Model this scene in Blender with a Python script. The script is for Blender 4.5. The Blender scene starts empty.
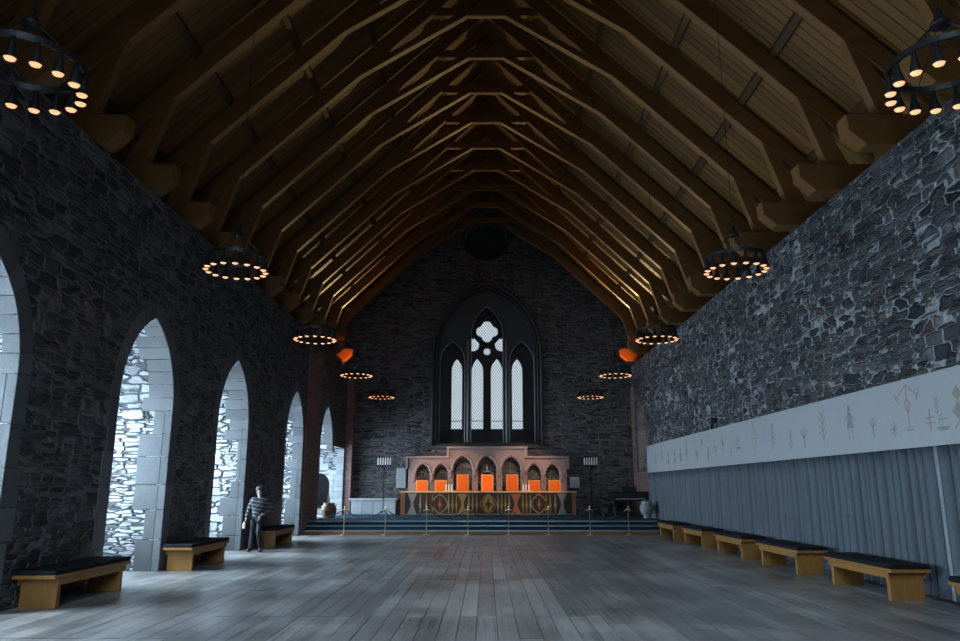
import bpy, bmesh, math, random
from mathutils import Vector, Matrix, noise as mnoise

random.seed(7)
scene = bpy.context.scene
COL = scene.collection
PI = math.pi

# ------------------------------------------------------------------ materials
def new_mat(name):
    m = bpy.data.materials.new(name)
    m.use_nodes = True
    nt = m.node_tree
    b = nt.nodes.get('Principled BSDF')
    return m, nt, b

class NB:
    """small node builder"""
    def __init__(s, nt): s.nt = nt
    def n(s, t, **kw):
        nd = s.nt.nodes.new(t)
        for k, v in kw.items():
            if k == 'inp':
                for i, val in v.items(): nd.inputs[i].default_value = val
            else: setattr(nd, k, v)
        return nd
    def l(s, a, b): s.nt.links.new(a, b)
    def math(s, op, a, b=None, clamp=False):
        nd = s.n('ShaderNodeMath', operation=op, use_clamp=clamp)
        for i, v in enumerate((a, b)):
            if v is None: continue
            if isinstance(v, (int, float)): nd.inputs[i].default_value = v
            else: s.l(v, nd.inputs[i])
        return nd.outputs[0]
    def mix(s, f, a, b, blend='MIX'):
        nd = s.n('ShaderNodeMix', data_type='RGBA', blend_type=blend)
        for sock, v in ((nd.inputs[0], f), (nd.inputs[6], a), (nd.inputs[7], b)):
            if isinstance(v, (int, float)): sock.default_value = v
            elif isinstance(v, tuple): sock.default_value = (*v, 1) if len(v) == 3 else v
            else: s.l(v, sock)
        return nd.outputs[2]
    def mixf(s, f, a, b):
        nd = s.n('ShaderNodeMix', data_type='FLOAT')
        for sock, v in ((nd.inputs[0], f), (nd.inputs[2], a), (nd.inputs[3], b)):
            if isinstance(v, (int, float)): sock.default_value = v
            else: s.l(v, sock)
        return nd.outputs[0]
    def ramp(s, f, stops, interp='LINEAR'):
        nd = s.n('ShaderNodeValToRGB')
        cr = nd.color_ramp; cr.interpolation = interp
        while len(cr.elements) < len(stops): cr.elements.new(0.5)
        for e, (p, c) in zip(cr.elements, stops):
            e.position = p; e.color = (*c, 1) if len(c) == 3 else c
        s.l(f, nd.inputs[0])
        return nd.outputs[0]
    def coords(s, scale=(1, 1, 1), rot=(0, 0, 0)):
        tc = s.n('ShaderNodeTexCoord'); mp = s.n('ShaderNodeMapping')
        mp.inputs['Scale'].default_value = scale
        mp.inputs['Rotation'].default_value = rot
        s.l(tc.outputs['Object'], mp.inputs[0])
        return mp.outputs[0]
    def noise(s, vec, scale, detail=3, rough=0.55):
        nd = s.n('ShaderNodeTexNoise', inp={'Scale': scale, 'Detail': detail, 'Roughness': rough})
        s.l(vec, nd.inputs['Vector'])
        return nd.outputs['Fac']
    def bump(s, h, strength, dist, bsdf):
        nd = s.n('ShaderNodeBump', inp={'Strength': strength, 'Distance': dist})
        s.l(h, nd.inputs['Height']); s.l(nd.outputs[0], bsdf.inputs['Normal'])

def setp(b, **kw):
    for k, v in kw.items():
        nm = {'rough': 'Roughness', 'metal': 'Metallic', 'spec': 'Specular IOR Level', 'sheen': 'Sheen Weight'}[k]
        b.inputs[nm].default_value = v

def rubble(name, big=(1/.46, 1/.46, 1/.19), small=(1/.36, 1/.36, 1/.075), cols=None, mortar=(.3, .31, .31), mw=(.07, .2),
           bump=.9, rough=.62, smallmix=(.44, .54), warm=.35, lime=.35, reveal=None, bump_d=.06):
    m, nt, b = new_mat(name); N = NB(nt)
    cols = cols or [(0, (.022, .025, .03)), (.35, (.06, .065, .07)), (.7, (.12, .125, .13)), (1, (.2, .2, .2))]
    base = N.coords()
    # wobble so no joint runs dead straight
    nz = N.n('ShaderNodeTexNoise', inp={'Scale': 2.6, 'Detail': 4})
    N.l(base, nz.inputs['Vector'])
    vm = N.n('ShaderNodeVectorMath', operation='MULTIPLY_ADD')
    N.l(nz.outputs['Color'], vm.inputs[0]); vm.inputs[1].default_value = (.14, .14, .08); N.l(base, vm.inputs[2])
    outs = []
    for sc in (big, small):
        mp = N.n('ShaderNodeMapping'); mp.inputs['Scale'].default_value = sc
        N.l(vm.outputs[0], mp.inputs[0])
        v1 = N.n('ShaderNodeTexVoronoi', feature='F1', distance='MINKOWSKI', inp={'Scale': 1, 'Randomness': .8, 'Exponent': 7})
        v2 = N.n('ShaderNodeTexVoronoi', feature='F2', distance='MINKOWSKI', inp={'Scale': 1, 'Randomness': .8, 'Exponent': 7})
        N.l(mp.outputs[0], v1.inputs['Vector']); N.l(mp.outputs[0], v2.inputs['Vector'])
        outs.append((v1.outputs['Color'], N.math('SUBTRACT', v2.outputs['Distance'], v1.outputs['Distance'])))
    pick = N.noise(base, .9, 2)
    f = N.n('ShaderNodeMapRange', inp={1: smallmix[0], 2: smallmix[1]}); N.l(pick, f.inputs[0]); f = f.outputs[0]
    col = N.mix(f, outs[0][0], outs[1][0])
    dist = N.mixf(f, outs[0][1], outs[1][1])
    sep = N.n('ShaderNodeSeparateColor'); N.l(col, sep.inputs[0])
    grain = N.noise(base, 14, 5, .65)
    v = N.math('ADD', sep.outputs[0], N.math('MULTIPLY', N.math('SUBTRACT', grain, .5), .7))
    stone = N.ramp(v, cols)
    wf = N.n('ShaderNodeMapRange', inp={1: .72, 2: .86}); N.l(sep.outputs[1], wf.inputs[0])
    stone = N.mix(N.math('MULTIPLY', wf.outputs[0], warm), stone, (.16, .09, .06))
    patch = N.noise(base, 1.7, 4, .6)
    mwid = N.mixf(patch, mw[0], mw[1])
    mort = N.n('ShaderNodeMapRange', interpolation_type='SMOOTHSTEP'); N.l(dist, mort.inputs[0])
    N.l(N.math('MULTIPLY', mwid, .5), mort.inputs[1]); N.l(mwid, mort.inputs[2])
    mcol = N.mix(N.noise(base, 7, 4), tuple(c*.35 for c in mortar), tuple(c*1.5 for c in mortar))
    full = N.mix(mort.outputs[0], mcol, stone)
    lw = N.n('ShaderNodeMapRange', inp={1: .56, 2: .75}); N.l(N.noise(N.coords((2.2, 2.2, .8)), 1, 6, .7), lw.inputs[0])
    full = N.mix(N.math('MULTIPLY', lw.outputs[0], lime), full, tuple(c*1.1 for c in mortar))
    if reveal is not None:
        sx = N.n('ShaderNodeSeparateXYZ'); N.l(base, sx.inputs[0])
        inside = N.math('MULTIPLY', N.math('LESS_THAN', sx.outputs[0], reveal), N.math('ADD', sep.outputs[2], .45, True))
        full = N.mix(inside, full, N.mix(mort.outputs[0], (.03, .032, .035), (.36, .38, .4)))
    N.l(full, b.inputs['Base Color'])
    h = N.n('ShaderNodeMapRange', interpolation_type='SMOOTHSTEP', inp={1: 0, 2: .22}); N.l(dist, h.inputs[0])
    hh = N.math('ADD', N.math('MULTIPLY', h.outputs[0], N.math('ADD', .45, sep.outputs[2])), N.math('MULTIPLY', grain, .5))
    N.bump(hh, bump, bump_d, b)
    setp(b, rough=rough, spec=.4)
    return m

def dressed(name, c1, c2, rough=.6):
    m, nt, b = new_mat(name); N = NB(nt)
    base = N.coords()
    geo = N.n('ShaderNodeNewGeometry')
    n1 = N.noise(base, 3, 5, .65); n2 = N.noise(base, 28, 3, .6)
    f = N.math('ADD', N.math('MULTIPLY', geo.outputs['Random Per Island'], .6), N.math('MULTIPLY', n1, .5))
    col = N.mix(N.math('SUBTRACT', f, .05, True), c1, c2)
    col = N.mix(N.math('MULTIPLY', n2, .5), col, tuple(c*.5 for c in c1))
    N.l(col, b.inputs['Base Color'])
    N.bump(N.math('ADD', n1, N.math('MULTIPLY', n2, .5)), .35, .02, b)
    setp(b, rough=rough, spec=.4)
    return m

def wood(name, c1, c2, grain=(2, 30, 30), rough=.5, bump=.25, island=.55, spec=.4, coat=0):
    m, nt, b = new_mat(name); N = NB(nt)
    vec = N.coords(grain)
    geo = N.n('ShaderNodeNewGeometry')
    off = N.n('ShaderNodeVectorMath', operation='ADD'); N.l(vec, off.inputs[0])
    cmb = N.n('ShaderNodeCombineXYZ'); N.l(N.math('MULTIPLY', geo.outputs['Random Per Island'], 40), cmb.inputs[0]); N.l(cmb.outputs[0], off.inputs[1])
    g = N.noise(off.outputs[0], 1, 5, .65)
    f = N.math('ADD', N.math('MULTIPLY', N.math('SUBTRACT', geo.outputs['Random Per Island'], .5), island), g, True)
    N.l(N.mix(f, c1, c2), b.inputs['Base Color'])
    N.bump(g, bump, .01, b)
    setp(b, rough=rough, spec=spec)
    return m

def floor_wood(name):
    m, nt, b = new_mat(name); N = NB(nt)
    geo = N.n('ShaderNodeNewGeometry'); rnd = geo.outputs['Random Per Island']
    base = N.coords()
    vec = N.coords((26, .6, 1))
    off = N.n('ShaderNodeVectorMath', operation='ADD'); N.l(vec, off.inputs[0])
    cmb = N.n('ShaderNodeCombineXYZ'); N.l(N.math('MULTIPLY', rnd, 60), cmb.inputs[2]); N.l(cmb.outputs[0], off.inputs[1])
    g = N.noise(off.outputs[0], 1, 6, .7)
    wear = N.noise(base, .6, 4, .6)
    fine = N.noise(N.coords((70, .35, 1)), 1, 4, .7)
    g = N.math('ADD', N.math('MULTIPLY', g, .55), N.math('MULTIPLY', fine, .45))
    g = N.math('ADD', N.math('MULTIPLY', N.math('SUBTRACT', g, .5), 1.75), .52, True)
    f = N.math('ADD', N.math('MULTIPLY', N.math('SUBTRACT', rnd, .5), .2), N.math('ADD', N.math('MULTIPLY', g, .75), N.math('MULTIPLY', N.math('SUBTRACT', wear, .45), 1.1)), True)
    col = N.ramp(f, [(0, (.05, .048, .045)), (.4, (.19, .183, .174)), (.75, (.42, .41, .39)), (1, (.58, .57, .545))])
    rf = N.n('ShaderNodeMapRange', inp={1: .58, 2: .72}); N.l(N.noise(base, .35, 3), rf.inputs[0])
    col = N.mix(N.math('MULTIPLY', rf.outputs[0], .5), col, (.17, .1, .075))
    N.l(col, b.inputs['Base Color'])
    N.l(N.mixf(g, .2, .42), b.inputs['Roughness'])
    N.bump(g, .25, .006, b)
    setp(b, spec=.5)
    return m

def cloth(name, c1, c2, scale=(60, 60, 60), rough=.85, bump=.3, sheen=.2):
    m, nt, b = new_mat(name); N = NB(nt)
    vec = N.coords(scale)
    g = N.noise(vec, 1, 3, .6); big = N.noise(N.coords(), 1.3, 3)
    N.l(N.mix(N.math('ADD', N.math('MULTIPLY', g, .6), N.math('MULTIPLY', big, .4)), c1, c2), b.inputs['Base Color'])
    N.bump(g, bump, .004, b)
    setp(b, rough=rough, spec=.2, sheen=sheen)
    return m

def plain(name, c, rough=.5, metal=0, var=.25, scale=9):
    m, nt, b = new_mat(name); N = NB(nt)
    g = N.noise(N.coords(), scale, 4)
    N.l(N.mix(g, tuple(x*(1-var) for x in c), tuple(min(1, x*(1+var)) for x in c)), b.inputs['Base Color'])
    setp(b, rough=rough, metal=metal)
    return m

def brick_mat(name):
    m, nt, b = new_mat(name); N = NB(nt)
    tc = N.n('ShaderNodeTexCoord'); sp = N.n('ShaderNodeSeparateXYZ'); cb = N.n('ShaderNodeCombineXYZ')
    N.l(tc.outputs['Object'], sp.inputs[0])
    N.l(N.math('ADD', sp.outputs[0], sp.outputs[1]), cb.inputs[0]); N.l(sp.outputs[2], cb.inputs[1])
    br = N.n('ShaderNodeTexBrick', inp={'Scale': 1, 'Brick Width': .26, 'Row Height': .085, 'Mortar Size': .008, 'Mortar Smooth': .3,
             'Color1': (.2, .1, .085, 1), 'Color2': (.38, .2, .17, 1), 'Mortar': (.18, .15, .14, 1)})
    N.l(cb.outputs[0], br.inputs['Vector'])
    g = N.noise(tc.outputs['Object'], 6, 5, .65)
    N.l(N.mix(N.math('MULTIPLY', g, .7), br.outputs['Color'], (.07, .05, .05)), b.inputs['Base Color'])
    N.bump(N.math('ADD', N.math('SUBTRACT', 1, br.outputs['Fac']), N.math('MULTIPLY', g, .6)), .6, .02, b)
    setp(b, rough=.75, spec=.3)
    return m

def emit(name, c, s):
    m, nt, b = new_mat(name)
    b.inputs['Base Color'].default_value = (*c, 1)
    b.inputs['Emission Color'].default_value = (*c, 1)
    b.inputs['Emission Strength'].default_value = s
    return m

def glass_mat(name, tint=(.93, .96, .97), haze=.1):
    m, nt, b = new_mat(name); N = NB(nt)
    out = [n for n in nt.nodes if n.type == 'OUTPUT_MATERIAL'][0]
    tr = N.n('ShaderNodeBsdfTransparent'); tr.inputs[0].default_value = (*tint, 1)
    gl = N.n('ShaderNodeBsdfGlossy'); gl.inputs['Roughness'].default_value = .3
    tl = N.n('ShaderNodeBsdfTranslucent'); tl.inputs[0].default_value = (.8, .85, .88, 1)
    m1 = N.n('ShaderNodeMixShader'); m1.inputs[0].default_value = haze
    N.l(tr.outputs[0], m1.inputs[1]); N.l(tl.outputs[0], m1.inputs[2])
    m2 = N.n('ShaderNodeMixShader'); m2.inputs[0].default_value = .01
    N.l(m1.outputs[0], m2.inputs[1]); N.l(gl.outputs[0], m2.inputs[2])
    N.l(m2.outputs[0], out.inputs[0])
    return m

M = {
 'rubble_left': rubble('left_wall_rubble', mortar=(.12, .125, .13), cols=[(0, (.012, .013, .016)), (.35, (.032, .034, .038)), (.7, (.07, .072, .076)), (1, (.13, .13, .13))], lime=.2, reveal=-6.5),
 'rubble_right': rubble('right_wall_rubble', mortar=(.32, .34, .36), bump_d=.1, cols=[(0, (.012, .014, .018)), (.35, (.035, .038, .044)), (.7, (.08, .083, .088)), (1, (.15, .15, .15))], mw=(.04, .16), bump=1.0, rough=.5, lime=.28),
 'slabs': rubble('end_wall_coursed_slabs', big=(1/.55, 1/.55, 1/.13), small=(1/.4, 1/.4, 1/.07), mortar=(.16, .16, .16), mw=(.06, .18), bump=.8,
                 cols=[(0, (.02, .021, .023)), (.4, (.055, .055, .057)), (1, (.14, .14, .14))], warm=.5),
 'dressed': dressed('grey_dressed_stone', (.055, .06, .064), (.165, .172, .18)),
 'dark_stone': dressed('dark_window_stone', (.035, .037, .04), (.1, .1, .1)),
 'pink_stone': dressed('red_sandstone', (.26, .17, .155), (.5, .37, .34)),
 'pale_stone': dressed('pale_soapstone', (.25, .27, .28), (.45, .48, .5)),
 'brick': brick_mat('red_brick'),
 'floor': floor_wood('weathered_floor_planks'),
 'roof_board': wood('roof_boards', (.065, .028, .006), (.24, .115, .024), grain=(1.2, 26, 1.2), rough=.6, island=.45),
 'roof_beam': wood('roof_timber', (.06, .025, .006), (.22, .1, .022), grain=(1.5, 22, 3), rough=.55, island=.3),
 'purlin': wood('dark_purlin', (.035, .014, .004), (.09, .04, .01), grain=(1.5, 2, 22), rough=.6, island=.3),
 'red_dark': dressed('dark_red_sandstone', (.1, .078, .072), (.22, .165, .155)),
 'bench_wood': wood('bench_pine', (.13, .055, .013), (.36, .17, .042), grain=(26, 3, 3), rough=.42, island=.15),
 'cushion': cloth('navy_black_cushion', (.003, .004, .006), (.009, .011, .016), sheen=0),
 'curtain': cloth('slate_curtain', (.042, .052, .063), (.1, .12, .143), scale=(25, 25, 12), rough=.55, sheen=.1),
 'brocade': cloth('brocade_band', (.03, .037, .045), (.42, .46, .5), scale=(30, 30, 26), rough=.5),
 'linen': cloth('linen_valance', (.27, .285, .295), (.38, .395, .405), scale=(6, 60, 3), rough=.8, bump=.2),
 'thread_grey': plain('grey_thread', (.2, .22, .235), .9),
 'thread_ochre': plain('ochre_thread', (.25, .23, .18), .9),
 'thread_red': plain('red_thread', (.3, .2, .18), .9),
 'orange': cloth('orange_upholstery', (.8, .1, .008), (1.0, .19, .02), scale=(90, 90, 4), sheen=0),
 'chair_wood': wood('honey_wood', (.55, .2, .05), (.85, .4, .14), grain=(3, 3, 20)),
 'table_wood': wood('red_brown_wood', (.16, .045, .012), (.34, .11, .03), grain=(3, 3, 20)),
 'table_edge': plain('pale_table_edge', (.75, .5, .22), .5),
 'tapestry': cloth('dark_tapestry', (.016, .013, .012), (.045, .034, .022)),
 'gold_thread': plain('gold_thread', (.2, .135, .035), .8, var=.4, scale=20),
 'rust_thread': plain('rust_thread', (.26, .08, .03), .8, var=.4, scale=20),
 'silver_thread': plain('silver_thread', (.19, .19, .165), .8, var=.4, scale=20),
 'carpet': cloth('blue_stair_carpet', (.005, .022, .038), (.013, .05, .08), sheen=0),
 'nosing': plain('steel_nosing', (.35, .36, .36), .35, .6),
 'step_wood': wood('dark_step_wood', (.1, .05, .025), (.22, .12, .06), grain=(3, 20, 20)),
 'brass': plain('brass', (.9, .74, .42), .35, 1, .1),
 'rope': cloth('navy_rope', (.006, .01, .018), (.02, .028, .045)),
 'iron': plain('black_iron', (.016, .017, .019), .45, .4),
 'bulb': emit('warm_bulb', (1, .45, .22), 1.2),
 'wax': plain('white_candle', (.85, .83, .76), .5, 0, .05),
 'black': plain('black_lacquer', (.012, .012, .014), .25, 0, .2),
 'ivory': plain('ivory', (.6, .57, .5), .4, 0, .05),
 'dark_wood': wood('dark_oak', (.012, .012, .013), (.04, .038, .036), grain=(3, 3, 20)),
 'basket': wood('brown_wicker', (.1, .05, .03), (.28, .15, .09), grain=(8, 8, 40), bump=.8),
 'grey_urn': plain('mottled_grey_stone', (.22, .22, .21), .7, 0, .7, 14),
 'skin': plain('skin', (.36, .22, .17), .5, 0, .05),
 'jacket': plain('grey_green_jacket', (.03, .036, .04), .6, 0, .3, 20),
 'stripe': plain('pale_jacket_stripe', (.2, .23, .24), .6, 0, .2),
 'trousers': plain('dark_trousers', (.006, .008, .013), .7, 0, .3),
 'boot': plain('black_leather', (.012, .012, .013), .4, 0, .2),
 'hair': plain('dark_hair', (.02, .02, .024), .5, 0, .4, 40),
 'glass': glass_mat('leaded_glass'),
 'lead': plain('lead_strip', (.03, .035, .04), .5, .3),
 'verdigris': plain('pale_green_figure', (.25, .36, .27), .6),
 'earth': plain('outside_ground', (.12, .14, .09), .9),
}

def banded(name, c1, c2, freq, thr):
    m, nt, b = new_mat(name); N = NB(nt)
    sp = N.n('ShaderNodeSeparateXYZ'); N.l(N.coords(), sp.inputs[0])
    w = N.math('SINE', N.math('MULTIPLY', N.math('ADD', sp.outputs[2], N.math('MULTIPLY', sp.outputs[0], .15)), freq))
    f = N.math('GREATER_THAN', w, thr)
    N.l(N.mix(f, c1, c2), b.inputs['Base Color']); N.bump(w, .6, .02, b)
    setp(b, rough=.6, spec=.3)
    return m
M['jacket'] = banded('striped_jacket', (.02, .024, .028), (.11, .13, .14), 62, .35)

# ------------------------------------------------------------------ mesh helpers
def link(o, parent=None):
    COL.objects.link(o)
    if parent is not None: o.parent = parent
    return o

class MB:
    def __init__(s): s.bm = bmesh.new()
    def hexa(s, c):
        v = [s.bm.verts.new(p) for p in c]
        for f in ((0, 3, 2, 1), (4, 5, 6, 7), (0, 1, 5, 4), (1, 2, 6, 5), (2, 3, 7, 6), (3, 0, 4, 7)):
            s.bm.faces.new([v[i] for i in f])
        return s
    def box(s, x0, x1, y0, y1, z0, z1):
        return s.hexa([(x0, y0, z0), (x1, y0, z0), (x1, y1, z0), (x0, y1, z0), (x0, y0, z1), (x1, y0, z1), (x1, y1, z1), (x0, y1, z1)])
    def prism(s, pts, f0, f1):
        """pts: 2D outline; f0/f1 map a 2D point to the two end faces"""
        a = [s.bm.verts.new(f0(*p)) for p in pts]; b = [s.bm.verts.new(f1(*p)) for p in pts]
        s.bm.faces.new(a); s.bm.faces.new(list(reversed(b)))
        n = len(pts)
        for i in range(n):
            j = (i+1) % n
            s.bm.faces.new([a[j], a[i], b[i], b[j]])
        return s
    def tube(s, path, r, n=8, closed=False, caps=True):
        path = [Vector(p) for p in path]; m = len(path)
        rr = r if isinstance(r, (list, tuple)) else [r]*m
        rings = []; ref = None
        for i, p in enumerate(path):
            a = path[i-1] if (i > 0 or closed) else p
            b = path[(i+1) % m] if (i < m-1 or closed) else p
            t = (b-a).normalized()
            if ref is None: ref = Vector((0, 0, 1)) if abs(t.z) < .9 else Vector((1, 0, 0))
            u = (ref - t*ref.dot(t))
            if u.length < 1e-5: u = t.orthogonal()
            u.normalize(); w = t.cross(u); ref = u
            rings.append([s.bm.verts.new(p + (u*math.cos(2*PI*k/n) + w*math.sin(2*PI*k/n))*rr[i]) for k in range(n)])
        for i in range(m if closed else m-1):
            A, B = rings[i], rings[(i+1) % m]
            for k in range(n):
                s.bm.faces.new([A[k], A[(k+1) % n], B[(k+1) % n], B[k]])
        if caps and not closed:
            s.bm.faces.new(list(reversed(rings[0]))); s.bm.faces.new(rings[-1])
        return s
    def lathe(s, prof, c=(0, 0, 0), n=20):
        rings = []
        for r, z in prof:
            if r < 1e-5: rings.append([s.bm.verts.new((c[0], c[1], c[2]+z))])
            else: rings.append([s.bm.verts.new((c[0]+r*math.cos(2*PI*k/n), c[1]+r*math.sin(2*PI*k/n), c[2]+z)) for k in range(n)])
        for A, B in zip(rings, rings[1:]):
            for k in range(n):
                q = [A[k % len(A)], A[(k+1) % len(A)], B[(k+1) % len(B)], B[k % len(B)]]
                q = list(dict.fromkeys(q))
                if len(q) > 2: s.bm.faces.new(q)
        if len(rings[0]) > 1: s.bm.faces.new(list(reversed(rings[0])))
        if len(rings[-1]) > 1: s.bm.faces.new(rings[-1])
        return s
    def build(s, name, mat, parent=None, smooth=False, bevel=0, seg=2):
        bmesh.ops.recalc_face_normals(s.bm, faces=s.bm.faces)
        me = bpy.data.meshes.new(name); s.bm.to_mesh(me); s.bm.free()
        o = bpy.data.objects.new(name, me); me.materials.append(mat)
        if smooth:
            for p in me.polygons: p.use_smooth = True
        if bevel:
            md = o.modifiers.new('bevel', 'BEVEL'); md.width = bevel; md.segments = seg; md.limit_method = 'ANGLE'; md.angle_limit = .6
        return link(o, parent)

def empty(name, loc=(0, 0, 0), rz=0, label=None, cat=None, group=None):
    o = bpy.data.objects.new(name, None); link(o)
    o.location = loc; o.rotation_euler = (0, 0, rz); o.empty_display_size = .2
    tag(o, label, cat, group)
    return o
def tag(o, label=None, cat=None, group=None, kind=None):
    for k, v in (('label', label), ('category', cat), ('group', group), ('kind', kind)):
        if v: o[k] = v
    return o
def struct(o): o['kind'] = 'structure'; return o
def copy_tree(o, parent=None):
    c = o.copy(); COL.objects.link(c)
    if parent is not None: c.parent = parent
    for ch in list(o.children): copy_tree(ch, c)
    return c

def arch_pts(cx, a, z0, zs, za, n=10):
    """pointed arch outline from bottom left, over the apex, to bottom right"""
    r = za-zs
    if r <= a: r = a*1.001
    c = (r*r-a*a)/(2*a); R = a+c
    ang = math.atan2(r, c)
    left = []
    for i in range(n+1):
        t = ang*i/n
        left.append((cx+c-R*math.cos(t), zs+R*math.sin(t)))
    right = [(2*cx-x, z) for x, z in reversed(left[:-1])]
    pts = left+right
    if z0 < zs: pts = [(cx-a, z0)]+pts+[(cx+a, z0)]
    return pts

def plate(name, outer, holes, w0, w1, fmap, mat, parent=None, bevel=0):
    """flat slab with holes; fmap(u, v, w) places it in the room"""
    cu = bpy.data.curves.new(name, 'CURVE'); cu.dimensions = '2D'; cu.fill_mode = 'BOTH'
    cu.extrude = max(.0005, (w1-w0)/2-bevel)
    if bevel:
        cu.bevel_depth = bevel; cu.bevel_resolution = 1; cu.offset = -bevel
    for ring in [outer]+holes:
        sp = cu.splines.new('POLY'); sp.points.add(len(ring)-1)
        for p, (u, v) in zip(sp.points, ring): p.co = (u, v, 0, 1)
        sp.use_cyclic_u = True
    tmp = bpy.data.objects.new('tmp', cu); COL.objects.link(tmp)
    dg = bpy.context.evaluated_depsgraph_get(); dg.update()
    me = bpy.data.meshes.new_from_object(tmp.evaluated_get(dg))
    bpy.data.objects.remove(tmp); bpy.data.curves.remove(cu)
    mid = (w0+w1)/2
    for v in me.vertices: v.co = fmap(v.co.x, v.co.y, v.co.z+mid)
    bm = bmesh.new(); bm.from_mesh(me)
    bmesh.ops.remove_doubles(bm, verts=bm.verts, dist=1e-5)
    bmesh.ops.recalc_face_normals(bm, faces=bm.faces); bm.to_mesh(me); bm.free()
    me.name = name; me.materials.clear(); me.materials.append(mat)
    for p in me.polygons: p.use_smooth = False; p.material_index = 0
    return link(bpy.data.objects.new(name, me), parent)

FY = lambda u, v, w: (w, u, v)      # slab lying in the Y-Z plane (side walls)
FX = lambda u, v, w: (u, w, v)      # slab lying in the X-Z plane (end walls)

# ------------------------------------------------------------------ room
XL, XR, YE, YN, WT = -6.45, 6.85, 35.2, -3.0, 7.2
ARCH = [(2.85, 5.15), (7.9, 10.2), (13.1, 15.4), (18.05, 20.4), (24.3, 26.6), (29.4, 31.75)]
ZS, ZA = 3.15, 4.85

def U(x): return 15.2-.967*abs(x)          # underside of a rafter
def BD(x): return U(x)+.64                 # underside of the roof boards

# floor: boards along the hall in lengths that share some of their end joints
mb = MB()
x = XL-1.6; row = 0
blocks = [(XL-1.6, -3.6, 0.0), (-3.6, 1.3, 1.45), (1.3, 4.6, .55), (4.6, XR+.2, 1.2)]
def cuts(off):
    y = YN+off-3.9; out = [YN]
    while y < YE+.1:
        y += 3.9
        if y > YN+.3: out.append(min(y, 28.5))
        if y >= 28.5: break
    return out
while x < XR+.2:
    w = random.choice((.2, .22, .24, .26))
    off = [b[2] for b in blocks if b[0] <= x < b[1]] or [0]
    ys = cuts(off[0])
    if random.random() < .3: ys = sorted(ys+[random.uniform(2, 26)])
    for a, b in zip(ys, ys[1:]):
        if b-a < .05: continue
        dz = random.uniform(-.0025, .001)
        mb.box(x+.0035, min(x+w, XR+.3)-.0035, a+.007, b-.007, -.05, dz)
    x += w
struct(mb.build('floor', M['floor']))
struct(MB().box(-8.5, 8.5, YN-.5, 36.9, -.35, -.05).build('floor_subfloor', M['step_wood']))

# left wall: thick inner leaf with arched embrasures down to the floor, thin outer leaf with the windows
o = [(YN, 0)]
for i, (a, b) in enumerate(ARCH):
    pts = arch_pts((a+b)/2, (b-a)/2, 0, ZS, ZA)
    if i == 5: pts = pts[:-1]+[(b, 3.35), (34.55, 3.35), (34.55, 0)]
    o += pts
o += [(YE, 0), (YE, WT), (YN, WT)]
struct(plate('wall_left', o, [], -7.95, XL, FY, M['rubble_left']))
WIN = [((a+b)/2) for a, b in ARCH]
struct(plate('wall_left_outer', [(YN, 0), (YE, 0), (YE, 7.58), (YN, 7.58)], [arch_pts(c, .95, .8, 3.1, 4.55) for c in WIN]+[[(32.2, .9), (34.2, .9), (34.2, 3.1), (32.2, 3.1)]], -8.45, -7.95, FY, M['rubble_left']))
# right wall with the small window and the putlog hole
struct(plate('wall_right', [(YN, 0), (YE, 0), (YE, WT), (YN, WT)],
             [arch_pts(33.05, .85, 2.45, 3.75, 4.95), [(22.25, 3.3), (22.95, 3.32), (22.95, 3.68), (22.25, 3.66)]], XR, 7.95, FY, M['rubble_right']))
struct(plate('wall_right_outer', [(YN, 0), (YE, 0), (YE, 7.58), (YN, 7.58)], [arch_pts(33.05, .7, 2.5, 3.7, 4.75)], 7.95, 8.45, FY, M['rubble_right']))
# end wall
EC = .05
circ = lambda cx, cz, r, n=28: [(cx+r*math.cos(2*PI*k/n), cz+r*math.sin(2*PI*k/n)) for k in range(n)]
win_outer = arch_pts(EC, 2.5, 3.5, 7.9, 11.3, 14)
gable = [(-8.45, 0), (8.45, 0), (8.45, BD(8.45)), (0, BD(0)), (-8.45, BD(8.45))]
struct(plate('wall_back', gable, [win_outer, circ(0, 13.62, 1.08)], YE, 36.8, FX, M['slabs']))
struct(plate('wall_front', gable, [arch_pts(0, 2.2, 3.2, 7.4, 10.4, 14)], YN-.8, YN, FX, M['slabs']))
# roof boards
for sgn, nm in ((-1, 'ceiling_left'), (1, 'ceiling_right')):
    mb = MB(); y = YN
    while y < YE:
        w = random.choice((.19, .22, .24))
        y1 = min(y+w, YE)
        mb.hexa([(0, y+.008, BD(0)), (sgn*8.6, y+.008, BD(8.6)), (sgn*8.6, y1-.008, BD(8.6)), (0, y1-.008, BD(0)),
                 (0, y+.008, BD(0)+.05), (sgn*8.6, y+.008, BD(8.6)+.05), (sgn*8.6, y1-.008, BD(8.6)+.05), (0, y1-.008, BD(0)+.05)])
        y = y1
    struct(mb.build(nm, M['roof_board']))
    mb = MB().prism([(0, BD(0)+.05), (sgn*8.8, BD(8.8)+.05), (sgn*8.8, BD(8.8)+.2), (0, BD(0)+.2)], lambda a, b: (a, YN-.9, b), lambda a, b: (a, 37, b))
    struct(mb.build(nm+'_outer', M['step_wood']))

# purlins under the boards
names = ['lowest purlin under the roof boards, just above the %s wall', 'second purlin up the roof slope from the %s wall', 'third purlin up the roof slope from the %s wall',
         'fourth purlin up the roof slope from the %s wall', 'topmost purlin beside the ridge on the slope above the %s wall']
for sgn, side in ((-1, 'left'), (1, 'right')):
    for k, px in enumerate((7.2, 5.75, 4.3, 2.85, 1.2)):
        mb = MB().prism([(sgn*px, BD(px)), (sgn*(px+.1), BD(px+.1)), (sgn*(px+.1), BD(px+.1)-.1), (sgn*px, BD(px)-.1)], lambda a, b: (a, YN, b), lambda a, b: (a, YE, b))
        tag(mb.build('roof_purlin', M['purlin']), names[k] % side, 'roof beam', 'purlins of the roof')

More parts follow.
